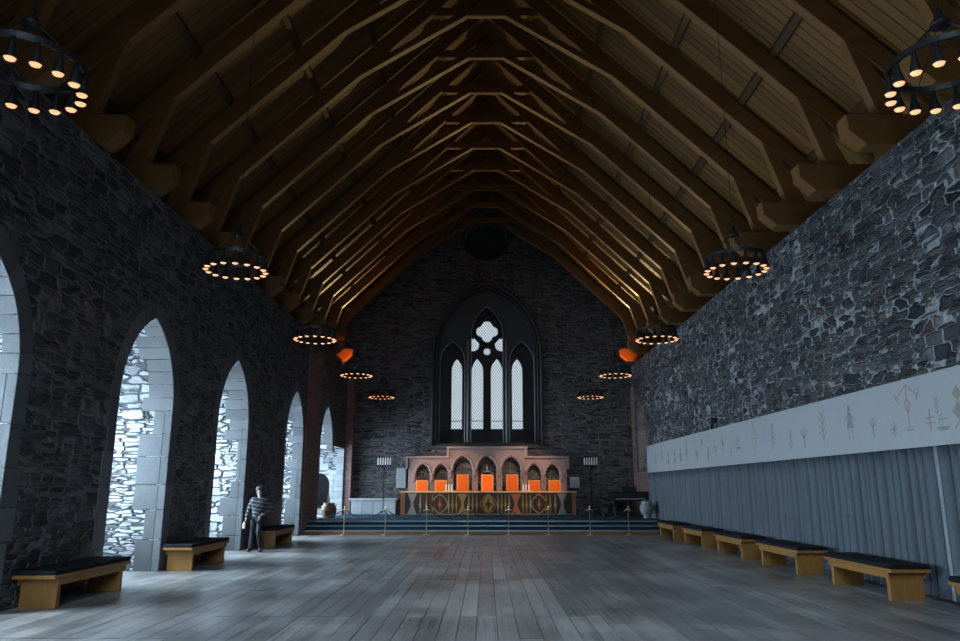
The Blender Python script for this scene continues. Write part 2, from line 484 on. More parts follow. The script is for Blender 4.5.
# roof trusses
TZ = [17.6+1.97*k for k in range(-4, 9)]
def make_truss():
    root = empty('roof_truss')
    def pr(name, pts, w, sg=1):
        MB().prism([(sg*a, b) for a, b in pts], lambda a, b: (a, -w/2, b), lambda a, b: (a, w/2, b)).build(name, M['roof_beam'], root, bevel=.012, seg=1)
    for sg in (-1, 1):
        pr('rafter', [(0, U(0)), (7.6, U(7.6)), (7.6, BD(7.6)-.1), (0, BD(0)-.1)], .2, sg)
        pr('brace', [(3.3, U(3.3)), (.5, 13.8), (.42, 14.06), (2.72, U(2.72))], .2, sg)
        pr('foot_strut', [(6.66, 7.75), (6.2, U(6.2)), (6.62, U(6.62)), (7.1, 7.75)], .2, sg)
        pr('sole_piece', [(6.05, 7.75), (6.08, 7.45), (6.36, 7.2), (7.85, 7.2), (7.85, 7.75)], .34, sg)
    pr('collar', [(-1.38, 13.8), (1.38, 13.8), (1.18, 14.04), (-1.18, 14.04)], .16)
    return root
tr0 = make_truss()
ordn = ['nearest', 'second', 'third', 'fourth', 'fifth', 'sixth', 'seventh', 'eighth', 'ninth', 'tenth', 'eleventh', 'twelfth', 'thirteenth']
for i, z in enumerate(reversed(TZ)):
    t = tr0 if i == 0 else copy_tree(tr0)
    t.location = (0, z, 0)
    lab = 'arched timber roof truss nearest the end gable wall' if i == 0 else '%s arched timber roof truss counted from the end gable wall' % ordn[i]
    tag(t, lab, 'roof truss', 'timber roof trusses')

# dressed stone round the arches: voussoirs and quoins with long and short tails on face and reveal
def surround(idx, a, b, za, zs, xw, sgn, z0=0, mat='dressed'):
    cx, hw = (a+b)/2, (b-a)/2
    mb = MB(); rnd = random.Random(idx)
    z = z0; k = 0
    f = .012
    while z < zs-.05:
        h = min(rnd.uniform(.3, .62), zs-z)
        if zs-z-h < .2: h = zs-z
        for s in (-1, 1):
            face = rnd.choice((.26, .3, .36)); dep = rnd.choice((.24, .36, .5, .62))
            e = cx+s*hw
            y0, y1 = sorted((e-s*f, e+s*face))
            x0, x1 = sorted((xw+sgn*f, xw-sgn*.14))
            if not (idx == 5 and s == 1):
                mb.box(x0, x1, y0, y1, z+.006, z+h-.006)
                y0, y1 = sorted((e-s*f, e+s*.1)); x0, x1 = sorted((xw-sgn*.14, xw-sgn*dep))
                mb.box(x0, x1, y0, y1, z+.006, z+h-.006)
        z += h; k += 1
    inner = arch_pts(cx, hw-f, zs, zs, za-f, 8); outer = arch_pts(cx, hw+.3, zs, zs, za+.36, 8)
    if zs == zs:
        n = len(inner)
        for i in range(n-1):
            dep = rnd.choice((.24, .36, .5, .62))
            q = [inner[i], inner[i+1], outer[i+1], outer[i]]
            mx = sum(p[0] for p in q)/4; mz = sum(p[1] for p in q)/4
            q = [(mx+(p[0]-mx)*.985, mz+(p[1]-mz)*.985) for p in q]
            mb.prism(q, lambda u, v: (xw+sgn*f, u, v), lambda u, v, d=dep: (xw-sgn*d, u, v))
    return struct(mb.build('trim_%d' % (idx+1), M[mat], bevel=.008, seg=1))
for i, (a, b) in enumerate(ARCH):
    surround(i, a, b, ZA, ZS, XL, 1)
surround(6, 32.2, 33.9, 4.95, 3.75, XR, -1, 2.45, 'red_dark')
# brick facings
struct(MB().box(XL-.3, XL+.03, 26.93, 29.08, 0, 6.6).build('trim_8', M['brick']))
struct(MB().box(XL+.0, XL+.32, 34.62, YE, .45, 6.8).build('trim_9', M['brick']))
struct(MB().box(XR-.03, XR+.1, 31.3, YE, .45, 2.3).build('trim_10', M['brick']))
struct(MB().box(XR-.03, XR+.1, 34.32, YE, 2.3, 6.2).build('trim_14', M['brick']))

# windows of the side walls
def side_window(n, x, yc, hw, z0, zs, za, sgn):
    w = struct(empty('window_%d' % n, (x, yc, 0)))
    out = arch_pts(0, hw, z0, zs, za)
    q = hw/2
    holes = [arch_pts(-q, q-.07, z0+.1, zs-.2, zs+.45), arch_pts(q, q-.07, z0+.1, zs-.2, zs+.45), circ(0, zs+.62, .26, 20)]
    plate('window_tracery', out, holes, -.09, .09, FY, M['dressed'], w, .02)
    pane = plate('window_pane', arch_pts(0, hw-.02, z0+.02, zs, za-.03), [], .02, .03, FY, M['glass'], w)
    mb = MB()
    zz = z0+.5
    while zz < za-.5:
        mb.box(-.01, .01, -hw+.03, hw-.03, zz-.012, zz+.012); zz += .5
    mb.build('saddle_bar', M['lead'], w)
    return w
for i, c in enumerate(WIN): side_window(i+1, -8.2, c, .95, .8, 3.1, 4.55, 1)
side_window(7, 8.2, 33.05, .7, 2.5, 3.7, 4.75, -1)

w = struct(empty('window_10', (-8.2, 33.2, 0)))
plate('window_frame', [(-1, .9), (1, .9), (1, 3.1), (-1, 3.1)], [[(-.92, 1.0), (-.06, 1.0), (-.06, 3.02), (-.92, 3.02)], [(.06, 1.0), (.92, 1.0), (.92, 3.02), (.06, 3.02)]], -.08, .08, FY, M['dressed'], w, .02)
plate('window_pane', [(-.98, .92), (.98, .92), (.98, 3.08), (-.98, 3.08)], [], .02, .03, FY, M['glass'], w)
# pale ashlar on the reveal beside the dais, rubble left bare high up at its back
mb = MB(); rnd = random.Random(3); z = .45
while z < 3.3:
    h = min(rnd.uniform(.2, .34), 3.33-z); xx = XL-.01
    while xx > -7.9:
        ww = rnd.uniform(.25, .5)
        if not (z > 2.0 and xx < -6.75 and rnd.random() < .8): mb.box(xx-ww+.006, xx-.006, 34.52, 34.6, z+.006, z+h-.006)
        xx -= ww
    z += h
struct(mb.build('trim_13', M['pale_stone'], bevel=.006, seg=1))

# the great end window
W = struct(empty('window_8', (EC, 0, 0)))
def wp(name, outer, holes, y0, y1, mat, bevel=0):
    return plate(name, outer, holes, y0, y1, FX, mat, W, bevel)
out0 = arch_pts(0, 2.49, 3.5, 7.9, 11.29, 14)
bays = [arch_pts(0, .77, 3.62, 8.75, 10.25, 12), arch_pts(-1.66, .6, 3.62, 7.45, 8.5, 10), arch_pts(1.66, .6, 3.62, 7.45, 8.5, 10)]
wp('window_frame', out0, bays, 35.45, 35.8, M['dark_stone'], .05)
def quatre(cx, cz, r, d, n=9):
    pts = []
    for k in range(4):
        a0 = PI/2*k
        c = (cx+d*math.cos(a0), cz+d*math.sin(a0))
        half = math.acos(max(-1, min(1, -d/(r*math.sqrt(2)))))  # where neighbouring foils meet
        half = 1.475
        for i in range(n):
            t = a0-half+2*half*i/(n-1)
            pts.append((c[0]+r*math.cos(t), c[1]+r*math.sin(t)))
    return pts
ths, tha = 7.15, 7.84
lights = [arch_pts(s*.47, .315, 4.38, ths, tha, 8) for s in (-1, 1)]+[arch_pts(s*1.47, .29, 4.38, ths+.05, tha-.02, 8) for s in (-1, 1)]
holes = lights+[quatre(0, 9.17, .3, .27), circ(0, 8.16, .2, 20)]
for s in (-1, 1): holes.append([(s*.68+.29*math.cos(t), 8.52+.33*math.sin(t)) for t in [2*PI*k/18 for k in range(18)]])
wp('window_tracery', out0, holes, 36.3, 36.55, M['dark_stone'], .03)
# roll mouldings round each light
mb = MB()
for pth in lights: mb.tube([(u, 36.28, v) for u, v in pth], .035, 6)
for pts in holes[4:6]: mb.tube([(u*1.0, 36.28, v) for u, v in pts], .035, 6, closed=True)
mb.tube([(.5*math.cos(2*PI*k/32), 36.27, 9.17+.0+.66*0+.62*math.sin(2*PI*k/32)) if False else (.66*math.cos(2*PI*k/32), 36.27, 9.17+.66*math.sin(2*PI*k/32)) for k in range(32)], .04, 6, closed=True)
mb.build('window_moulding', M['dark_stone'], W, smooth=True)
wp('window_pane', arch_pts(0, 2.4, 4.3, 7.9, 11.1, 12), [], 36.6, 36.61, M['glass'])
mb = MB()
def clipline(c, sgn):
    # line z = sgn*x*1.35 + c clipped to the glazed area
    lo, hi = -1.85, 1.85
    for t in ((4.3-c)/(sgn*1.35), (9.9-c)/(sgn*1.35)): pass
    xs = sorted(((4.3-c)/(sgn*1.35), (9.9-c)/(sgn*1.35)))
    lo, hi = max(lo, xs[0]), min(hi, xs[1])
    return (lo, hi) if hi-lo > .05 else None
c = 1.6
while c < 12.6:
    for sg in (-1, 1):
        r = clipline(c, sg)
        if r:
            a, b = r
            p, q = Vector((a, 36.585, sg*1.35*a+c)), Vector((b, 36.585, sg*1.35*b+c))
            d = (q-p).normalized(); nrm = Vector((-d.z, 0, d.x))*.0105
            mb.hexa([p-nrm, q-nrm, q-nrm+Vector((0, .01, 0)), p-nrm+Vector((0, .01, 0)), p+nrm, q+nrm, q+nrm+Vector((0, .01, 0)), p+nrm+Vector((0, .01, 0))])
    c += .17
for zz in (4.78,): mb.box(-1.8, 1.8, 36.57, 36.585, zz-.02, zz+.02)
mb.build('window_leading', M['lead'], W)
# sloping sill, outer arch mouldings
MB().prism([(35.2, 3.5), (36.3, 3.5), (36.3, 4.3), (35.8, 3.75), (35.2, 3.62)], lambda u, v: (-2.46, u, v), lambda u, v: (2.46, u, v)).build('window_sill', M['dark_stone'], W, bevel=.02)
MB().box(-2.7, 2.7, 35.08, 35.25, 3.4, 3.53).build('window_sill', M['dark_stone'], W, bevel=.02)
mb = MB()
for hw, r, yy, za in ((2.58, .07, 35.17, 11.42), (2.42, .06, 35.24, 11.2), (2.3, .05, 35.36, 11.06)):
    mb.tube([(u, yy, v) for u, v in arch_pts(0, hw, 3.53, 7.9, za, 16)], r, 8)
mb.build('window_moulding', M['dark_stone'], W, smooth=True)
mb = MB()
for bay in bays: mb.tube([(u, 35.43, v) for u, v in bay], .028, 6)
for s in (-1, 1): mb.tube([(s*.92, 35.42, 3.6), (s*.92, 35.42, 8.6)], .05, 8)
mb.build('window_moulding', M['pale_stone'], W, smooth=True)  # pale colour paints in the window light caught along the bay edges

# shutter-like dark disc set back in the gable oculus
struct(plate('trim_11', circ(0, 13.62, 1.07), [], 36.2, 36.3, FX, M['dark_stone']))
mb = MB(); mb.tube([(1.12*math.cos(2*PI*k/36), YE-.01, 13.62+1.12*math.sin(2*PI*k/36)) for k in range(36)], .06, 6, closed=True)
struct(mb.build('trim_12', M['dark_stone'], smooth=True))

# near gable window behind the camera
side = struct(empty('window_9', (0, YN-.5, 0)))
plate('window_tracery', arch_pts(0, 2.19, 3.2, 7.4, 10.39, 12), [arch_pts(s*1.05, .85, 3.4, 7.0, 8.6) for s in (-1, 1)]+[circ(0, 8.85, .6)], -.1, .1, FX, M['dark_stone'], side, .02)
plate('window_pane', arch_pts(0, 2.15, 3.22, 7.4, 10.3, 12), [], -.02, -.01, FX, M['glass'], side)

# ------------------------------------------------------------------ dais
D = empty('dais', (0, 27.2, 0), 0, 'wide dais with three dark blue carpeted steps at the end of the hall', 'dais')
L0, R0 = XL+.035, 6.5
MB().box(L0, R0, 0, 7.98, 0, .15).build('step', M['step_wood'], D, bevel=.01)
MB().box(L0, R0, .3, 7.98, .15, .3).build('step', M['carpet'], D, bevel=.01)
MB().box(L0, R0, .6, 7.98, .3, .45).build('step', M['carpet'], D, bevel=.01)
MB().box(L0, R0, .02, .298, .15, .162).build('carpet_strip', M['carpet'], D)
for k in range(3):
    MB().box(L0, R0, .3*k-.012, .3*k+.03, .15*(k+1)-.03, .15*(k+1)+.0).build('nosing', M['nosing'], D)
MB().box(6.5, XR-.01, 4.1, 7.98, 0, .45).build('step', M['carpet'], D)
struct(MB().box(-7.9, XL+.02, 29.45, 34.5, 0, .45).build('floor_embrasure', M['pale_stone']))

# rope barrier
def make_post():
    root = empty('barrier_post')
    MB().lathe([(0, 0), (.13, 0), (.13, .012), (.06, .03), (.02, .05), (0, .05)], n=20).build('base', M['brass'], root, smooth=True)
    MB().lathe([(.014, .04), (.014, .86), (.022, .87), (.022, .9), (.012, .91), (.02, .94), (.024, .965), (.012, .99), (0, 1.0)], n=12).build('pole', M['brass'], root, smooth=True)
    mb = MB(); mb.tube([(-.11, 0, .82), (-.08, 0, .855), (0, 0, .87), (.08, 0, .855), (.11, 0, .82)], .011, 8)
    mb.build('hook_arm', M['brass'], root, smooth=True)
    return root
PX = [(px-486)/28.45 for px in (304.5, 345, 386, 427, 468, 508.5, 548, 589.2, 627.4)]
plab = ['brass rope post at the left end, hidden beside the red brick pillar', 'brass rope post in front of the stone ledge, beside the brick pillar', 'brass rope post in front of the left floor candelabrum',
        'brass rope post in front of the left end of the long table', 'brass rope post left of the table centre', 'brass rope post right of the table centre',
        'brass rope post in front of the right part of the long table', 'brass rope post in front of the right floor candelabrum', 'brass rope post in front of the grand piano']
p0 = make_post(); posts = []
for i, px in enumerate(PX):
    if i == 0: continue
    p = p0 if i == 1 else copy_tree(p0)
    p.location = (px, 26.98, 0); tag(p, plab[i], 'barrier post', 'brass rope posts before the dais')
rlab = ['navy rope running behind the brick pillar to the leftmost brass post', 'navy rope hanging before the pale stone ledge', 'navy rope from the left candelabrum post to the table end post',
        'navy rope across the left part of the long table', 'navy rope before the middle of the long table', 'navy rope across the right part of the long table', 'navy rope between table end and right candelabrum posts', 'navy rope hanging before the grand piano']
for i in range(8):
    a, b = PX[i], PX[i+1]
    if i == 0: a = XL+.05
    pts = []
    for k in range(15):
        t = k/14; xx = a+.11+(b-a-.22)*t if i else a+(b-.11-a)*t
        pts.append((xx, 26.98, .81-.24*(4*t*(1-t))))
    tag(MB().tube(pts, .019, 8).build('barrier_rope', M['rope'], smooth=True), rlab[i], 'rope', 'ropes of the barrier')

# ------------------------------------------------------------------ stone arcade behind the high seats
A = empty('stone_arcade', (EC, YE, .45), 0, 'red sandstone blind arcade of seven pointed niches under the end window', 'stone arcade')
def az(z): return z-.45
YA = -.32
big = [(s*1.11, .42) for s in (-1, 0, 1)]
sml = [(-2.93, .31), (-2.1, .31), (2.15, .31), (3.0, .31)]
holes = [arch_pts(c, w, .55, az(2.42), az(3.0), 8) for c, w in big]+[arch_pts(c, w, .55, az(2.2), az(2.66), 8) for c, w in sml]
outl = [(-3.6, 0), (3.65, 0), (3.65, az(2.93)), (1.78, az(2.93)), (1.78, az(3.36)), (-1.78, az(3.36)), (-1.78, az(2.93)), (-3.6, az(2.93))]
plate('arcade_wall', outl, holes, YA, 0, FX, M['pink_stone'], A, .02)
mb = MB()
mb.box(-3.72, -1.72, YA-.1, 0, az(2.93), az(3.04)); mb.box(1.72, 3.77, YA-.1, 0, az(2.93), az(3.04)); mb.box(-1.86, 1.86, YA-.1, 0, az(3.36), az(3.48))
for s in (-1, 1): mb.box(s*1.79-.06, s*1.79+.06, YA-.09, 0, az(3.04), az(3.36))
mb.box(-3.72, -3.62, YA-.08, 0, az(2.45), az(2.93)); mb.box(3.67, 3.77, YA-.08, 0, az(2.45), az(2.93))
mb.build('string_course', M['pink_stone'], A, bevel=.02)
for c, w in big:
    MB().tube([(u, YA-.01, v) for u, v in arch_pts(c, w+.07, az(2.42), az(2.42), az(3.1), 10)], .045, 8).build('hood_mould', M['pink_stone'], A, smooth=True)
for c, w in sml:
    MB().tube([(u, YA-.01, v) for u, v in arch_pts(c, w+.06, az(2.2), az(2.2), az(2.75), 10)], .038, 8).build('hood_mould', M['pink_stone'], A, smooth=True)
for xx, zc in [(-.555, 2.42), (.555, 2.42), (-1.66, 2.36), (1.66, 2.36), (-2.515, 2.2), (2.575, 2.2), (-3.34, 2.2), (3.42, 2.2)]:
    MB().lathe([(0, -.36), (.03, -.34), (.05, -.25), (.075, -.2), (.06, -.16), (.1, -.05), (.125, 0), (.125, .05), (0, .05)], (xx, YA-.02, az(zc)), 12).build('corbel_capital', M['pink_stone'], A, smooth=True)
MB().box(3.78, 4.22, -.3, 0, az(1.6), az(2.1)).build('side_block', M['pale_stone'], A, bevel=.02)
MB().box(-4.15, -3.72, -.3, 0, az(1.6), az(2.5)).build('side_block', M['pale_stone'], A, bevel=.02)  # pale block stands in for a lit patch of wall
MB().box(-3.6, 3.65, YA-.18, YA, 0, .5).build('bench_plinth', M['pink_stone'], A, bevel=.02)

g = MB().lathe([(0, 0), (.05, 0), (.05, .02), (.02, .05), (.035, .1), (.045, .17), (.025, .2), (.03, .235), (.02, .265), (0, .27)], (0, 0, 0), 12).build('figurine', M['verdigris'], smooth=True)
g.location = (EC, YE-.2, 2.36); tag(g, 'tiny pale green figurine in the middle niche of the arcade', 'figurine')
sb = MB().box(-.14, .14, -.19, -.001, -.05, 0).build('stone_bracket', M['pink_stone'], bevel=.01)
sb.location = (EC, YE-.0, 2.36); sb.location.y = YE-.02; tag(sb, 'small stone bracket carrying the green figurine in the middle niche', 'bracket')

# stone ledge left of the arcade
S = empty('stone_ledge', (-5.05, 34.75, .45), 0, 'pale grey stone ledge against the end wall beside the corner', 'stone ledge')
mb = MB()
for k in range(4): mb.box(-1.0+.5*k+.006, -.5+.5*k-.006, -.3, .44, 0, .6)
mb.build('body', M['pale_stone'], S, bevel=.015)
MB().box(-1.06, 1.06, -.36, .44, .6, .7).build('slab', M['pale_stone'], S, bevel=.015)

# ------------------------------------------------------------------ high table
T = empty('long_table', (.1, 33.3, .45), 0, 'long high table with pale edged top on the dais', 'table')
MB().box(-3.84, 3.84, 0, .75, .96, 1.01).build('tabletop', M['chair_wood'], T, bevel=.008)
MB().box(-3.85, 3.85, -.02, 0, .965, 1.008).build('edge_strip', M['table_edge'], T)
for s in (-1, 1):
    x0, x1 = sorted((s*3.8, s*3.62)); MB().box(x0, x1, .02, .72, 0, .96).build('end_panel', M['table_wood'], T, bevel=.008)
MB().box(-3.62, 3.62, .1, .16, .5, .96).build('apron', M['table_wood'], T)
tp = empty('tapestry', (.1, 33.3, .45), 0, 'dark tapestry with gold diamonds hung over the front of the long table', 'tapestry')
MB().box(-3.62, 3.6, .0, .018, .02, .955).build('cloth', M['tapestry'], tp)
def motif(name, mat, poly, cx, cz=.48):
    MB().prism([(cx+a, cz+b) for a, b in poly], lambda u, v: (u, -.004, v), lambda u, v: (u, 0, v)).build(name, mat, tp)
def spindle(w, h): return [(-.012, -h), (.012, -h), (.02, -h*.55), (w, -h*.1), (w*.5, h*.15), (.02, h*.45), (.012, h), (-.012, h), (-.02, h*.45), (-w*.5, h*.15), (-w, -h*.1), (-.02, -h*.55)]
def ringd(w, h, tk, cx, mat):
    # open diamond made of four curved bars
    for s in (-1, 1):
        pts = [(s*w*(1-t*t), h*t) for t in [-1+.2*k for k in range(11)]]
        inn = [(s*(w-tk)*(1-t*t), (h-tk)*t) for t in [-1+.2*k for k in range(11)]]
        motif('woven_ring', mat, pts+inn[::-1], cx)
def hourglass(w, h, t):
    o = [(-w, -h), (-w*.3, -h*.2), (-w*.3, h*.2), (-w, h), (w, h), (w*.3, h*.2), (w*.3, -h*.2), (w, -h)]
    return o
motif('woven_diamond', M['gold_thread'], [(-.27, -.02), (-.1, -.36), (0, -.44), (.1, -.36), (.27, -.02), (.2, .2), (.05, .4), (-.05, .4), (-.2, .2)], 0)
motif('woven_star', M['tapestry'], [(-.2, -.02), (-.05, .06), (0, .28), (.05, .06), (.2, -.02), (.05, -.08), (0, -.28), (-.05, -.08)], 0); tp.children[-1].location.y = -.002
motif('woven_hourglass', M['rust_thread'], hourglass(.22, .42, .05), 1.2); motif('woven_hourglass', M['gold_thread'], hourglass(.2, .42, .05), -1.12)
motif('woven_hourglass', M['silver_thread'], hourglass(.2, .44, .05), 3.2); motif('woven_hourglass', M['silver_thread'], hourglass(.2, .44, .05), -3.3)
for cx in (-2.1, 2.2): ringd(.36, .44, .06, cx, M['gold_thread'])
ringd(.36, .44, .035, 0, M['rust_thread'])
for cx in (-2.1, 2.2): motif('woven_spindle', M['rust_thread'], spindle(.09, .26), cx)
for i, cx in enumerate((-2.95, -2.68, -2.42, -1.72, -1.55, -1.38, -.85, -.68, -.5, .42, .58, .74, .9, 1.5, 1.66, 1.82, 2.52, 2.68, 2.9)):
    motif('woven_spindle', M['gold_thread' if i % 3 else 'silver_thread'], spindle(.055, .4), cx)
MB().box(-3.6, 3.58, -.003, 0, .03, .06).build('woven_border', M['silver_thread'], tp)

def make_chair(h):
    root = empty('high_chair')
    for sx in (-1, 1):
        MB().box(sx*.25-.025, sx*.25+.025, -.23, -.18, 0, .62).build('leg', M['chair_wood'], root, bevel=.005)
        MB().box(sx*.25-.025, sx*.25+.025, .2, .25, 0, h-.02).build('leg', M['chair_wood'], root, bevel=.005)
        MB().box(sx*.25-.03, sx*.25+.03, -.24, .2, .62, .66).build('armrest', M['chair_wood'], root, bevel=.008)
    MB().box(-.25, .25, -.24, .24, .38, .44).build('seat_frame', M['chair_wood'], root, bevel=.005)
    MB().box(-.225, .225, -.23, .19, .44, .52).build('seat', M['orange'], root, bevel=.025)
    MB().box(-.225, .225, .19, .245, .5, h-.05).build('backrest', M['orange'], root, bevel=.02)
    MB().box(-.27, .27, .195, .25, h-.05, h).build('top_rail', M['chair_wood'], root, bevel=.012)
    return root
ct, cs = make_chair(1.75), make_chair(1.5)
clabel = ['low orange chair at the far left end of the long table', 'low orange chair left of the three tall ones, behind the candles', 'tall orange chair left of the middle one',
          'tall orange chair in the middle under the figurine niche', 'tall orange chair right of the middle one', 'low orange chair right of the three tall ones, behind the candles', 'low orange chair at the far right end of the long table']
ut = us = False
for i, (xx, tall) in enumerate(((-2.9, 0), (-2.05, 0), (-1.05, 1), (.06, 1), (1.19, 1), (2.18, 0), (3.1, 0))):
    if tall: c = ct if not ut else copy_tree(ct); ut = True
    else: c = cs if not us else copy_tree(cs); us = True
    c.location = (xx, 34.4, .45); tag(c, clabel[i], 'chair', 'orange high chairs behind the long table')

def make_tray():
    root = empty('candle_holder')
    MB().box(-.26, .26, -.07, .07, 0, .03).build('tray', M['table_edge'], root, bevel=.008)
    for k in range(3):
        MB().lathe([(0, .03), (.035, .03), (.035, .05), (.028, .05), (.026, .29), (.012, .3), (0, .3)], (-.14+.12*k, 0, 0), 10).build('candle', M['wax'], root, smooth=True)
    return root
t0 = make_tray(); t0.location = (-1.6, 33.55, 1.46); tag(t0, 'low tray of white candles on the table, left of the tall chairs', 'candle holder', 'candle trays on the long table')
t1 = copy_tree(t0); t1.location = (1.78, 33.55, 1.46); t1['label'] = 'low tray of white candles on the table, right of the tall chairs'

def make_candelabrum():
    root = empty('floor_candelabrum')
    mb = MB()
    for k in range(3):
        a = 2*PI*k/3+.5
        mb.tube([(0, 0, .22), (.12*math.cos(a), .12*math.sin(a), .16), (.26*math.cos(a), .26*math.sin(a), .015)], .018, 8)
    mb.build('tripod_base', M['iron'], root, smooth=True)
    MB().lathe([(.02, .14), (.02, 1.9), (.04, 1.92), (.04, 1.96), (.015, 2.0), (.015, 2.06), (0, 2.06)], n=12).build('pole', M['iron'], root, smooth=True)
    MB().box(-.3, .3, -.03, .03, 2.06, 2.1).build('crossbar', M['iron'], root, bevel=.008)
    for k in range(6):
        xx = -.265+.106*k
        c = MB().lathe([(0, 2.1), (.04, 2.1), (.045, 2.13), (0, 2.13)], (xx, 0, 0), 10).build('drip_cup', M['iron'], root, smooth=True)
        MB().lathe([(0, 2.13), (.027, 2.13), (.025, 2.43), (.01, 2.44), (0, 2.44)], (xx, 0, 0), 10).build('candle', M['wax'], root, smooth=True)
    return root
c0 = make_candelabrum(); c0.location = (-4.42, 33.0, .45); tag(c0, 'tall iron candelabrum with a row of white candles before the pale stone ledge', 'candelabrum', 'tall candelabra beside the table')
c1 = copy_tree(c0); c1.location = (4.54, 33.0, .45); c1['label'] = 'tall iron candelabrum with a row of white candles beside the grand piano'

# grand piano on the right
Pn = empty('grand_piano', (5.95, 32.2, .45), 0, 'black grand piano standing in the right corner of the dais', 'piano')
outl = [(-.78, -.55), (.78, -.55), (.78, .35), (.6, .8), (.25, .95), (-.1, .9), (-.35, .6), (-.6, .35), (-.78, .2)]
MB().prism(outl, lambda u, v: (u, v, .62), lambda u, v: (u, v, .98)).build('case', M['black'], Pn, bevel=.02)
MB().prism([(a*1.01, b*1.01) for a, b in outl], lambda u, v: (u, v, .981), lambda u, v: (u, v, 1.01)).build('lid', M['black'], Pn, bevel=.006)
MB().box(-.66, .66, -.72, -.551, .64, .7).build('keybed', M['black'], Pn, bevel=.008)
kb = MB()
for k in range(52): kb.box(-.6+.0231*k, -.6+.0231*k+.022, -.7, -.56, .7, .72)
kb.build('keyboard', M['ivory'], Pn)
MB().box(-.3, .3, -.42, -.4, 1.01, 1.2).build('music_stand', M['black'], Pn, bevel=.006)
for lx, ly in ((-.65, -.4), (.65, -.4), (.2, .7)):
    MB().lathe([(0, 0), (.03, 0), (.035, .05), (.05, .1), (.04, .2), (.075, .55), (.085, .62), (0, .62)], (lx, ly, 0), 12).build('leg', M['black'], Pn, smooth=True)
mb = MB(); mb.box(-.12, .12, -.42, -.36, .06, .14)
for s in (-1, 1): mb.tube([(s*.07, -.39, .14), (s*.1, -.39, .4), (s*.05, -.39, .62)], .015, 8)
mb.build('pedal_lyre', M['black'], Pn)
st = empty('piano_stool', (5.0, 31.35, .45), 0, 'dark padded stool in front of the grand piano', 'stool')
MB().box(-.3, .3, -.18, .18, .42, .52).build('seat', M['black'], st, bevel=.03)
for sx in (-1, 1):
    for sy in (-1, 1): MB().box(sx*.25-.025, sx*.25+.025, sy*.13-.025, sy*.13+.025, 0, .42).build('leg', M['dark_wood'], st, bevel=.005)

U1 = empty('stone_urn', (6.25, 29.9, .45), 0, 'mottled pale round urn beside the end of the curtain', 'urn')
MB().lathe([(0, 0), (.14, 0), (.16, .06), (.12, .1), (.22, .2), (.28, .34), (.27, .46), (.2, .56), (.16, .6), (.19, .66), (.15, .66), (.12, .6), (0, .56)], n=24).build('body', M['grey_urn'], U1, smooth=True)

# basket and tall chair beside the brick pillar
B = empty('wicker_basket', (-6.1, 29.6, .45), 0, 'round brown wicker basket beside the red brick pillar', 'basket')
B.location = (-6.12, 30.0, .45)
prof = [(0, 0), (.2, 0), (.24, .05), (.29, .2), (.3, .32), (.26, .46), (.2, .54), (.21, .58), (.18, .58), (.17, .53), (0, .5)]
MB().lathe(prof, n=18).build('body', M['basket'], B, smooth=True)
mb = MB()
for z, r in ((.06, .252), (.2, .3), (.32, .31), (.45, .275), (.57, .21)):
    mb.tube([(r*math.cos(2*PI*k/20), r*math.sin(2*PI*k/20), z) for k in range(20)], .018, 6, closed=True)
mb.build('woven_band', M['basket'], B, smooth=True)
K = empty('barrel_chair', (-6.75, 31.0, .45), .3, 'tall dark round topped chair in the embrasure behind the basket', 'chair')
out = arch_pts(0, .42, .4, 1.3, 1.75, 8)
MB().prism(out, lambda u, v: (u, .25, v), lambda u, v: (u, .33, v)).build('backrest', M['dark_wood'], K, bevel=.02)
MB().box(-.42, .42, -.3, .33, .36, .44).build('seat', M['dark_wood'], K, bevel=.015)
for s in (-1, 1):
    MB().prism([(-.3, .44), (.25, .44), (.25, .95), (-.05, .8), (-.3, .7)], lambda u, v, s=s: (s*.42, u, v), lambda u, v, s=s: (s*.37, u, v)).build('side_panel', M['dark_wood'], K, bevel=.008)
    for yy in (-.26, .26): MB().box(s*.37-.035, s*.37+.035, yy-.035, yy+.035, 0, .36).build('leg', M['dark_wood'], K, bevel=.006)

# ------------------------------------------------------------------ benches
def make_bench(L=2.2):
    root = empty('bench')
    h = L/2
    MB().box(-.29, .29, -h, h, .4, .45).build('seat_board', M['bench_wood'], root, bevel=.006)
    for s in (-1, 1): MB().box(s*.262-.014, s*.262+.014, -h+.12, h-.12, .31, .4).build('rail', M['bench_wood'], root, bevel=.004)
    for s in (-1, 1):
        yy = s*(h-.2)
        MB().box(-.25, .25, yy-.045, yy+.045, 0, .4).build('leg', M['bench_wood'], root, bevel=.006)
    cu = MB().box(-.29, .29, -h, h, .45, .515).build('cushion', M['cushion'], root, bevel=.022, seg=3)
    return root
b0 = make_bench()
BL = [(-6.08, 11.65, 'cushioned bench on the left, between the two nearest arches'), (-6.08, 16.45, 'cushioned bench on the left, between the second and third arches'), (-6.08, 22.4, 'cushioned bench on the left, behind the standing person')]
BR = [(6.14, 8.85, 'bench before the curtain cut off by the right edge of the picture'), (6.14, 12.42, 'bench before the curtain, wholly in view and nearest of those'), (6.14, 15.75, 'second whole bench from the front along the curtain'),
      (6.14, 18.87, 'middle bench of the row of five before the curtain'), (6.14, 22.1, 'bench before the curtain, last but one towards the dais'), (6.14, 25.3, 'last bench before the curtain, next to the dais steps')]
for i, (xx, yy, lab) in enumerate(BL+BR):
    b = b0 if i == 0 else copy_tree(b0)
    b.location = (xx, yy, 0); tag(b, lab, 'bench', 'cushioned wooden benches along the walls')

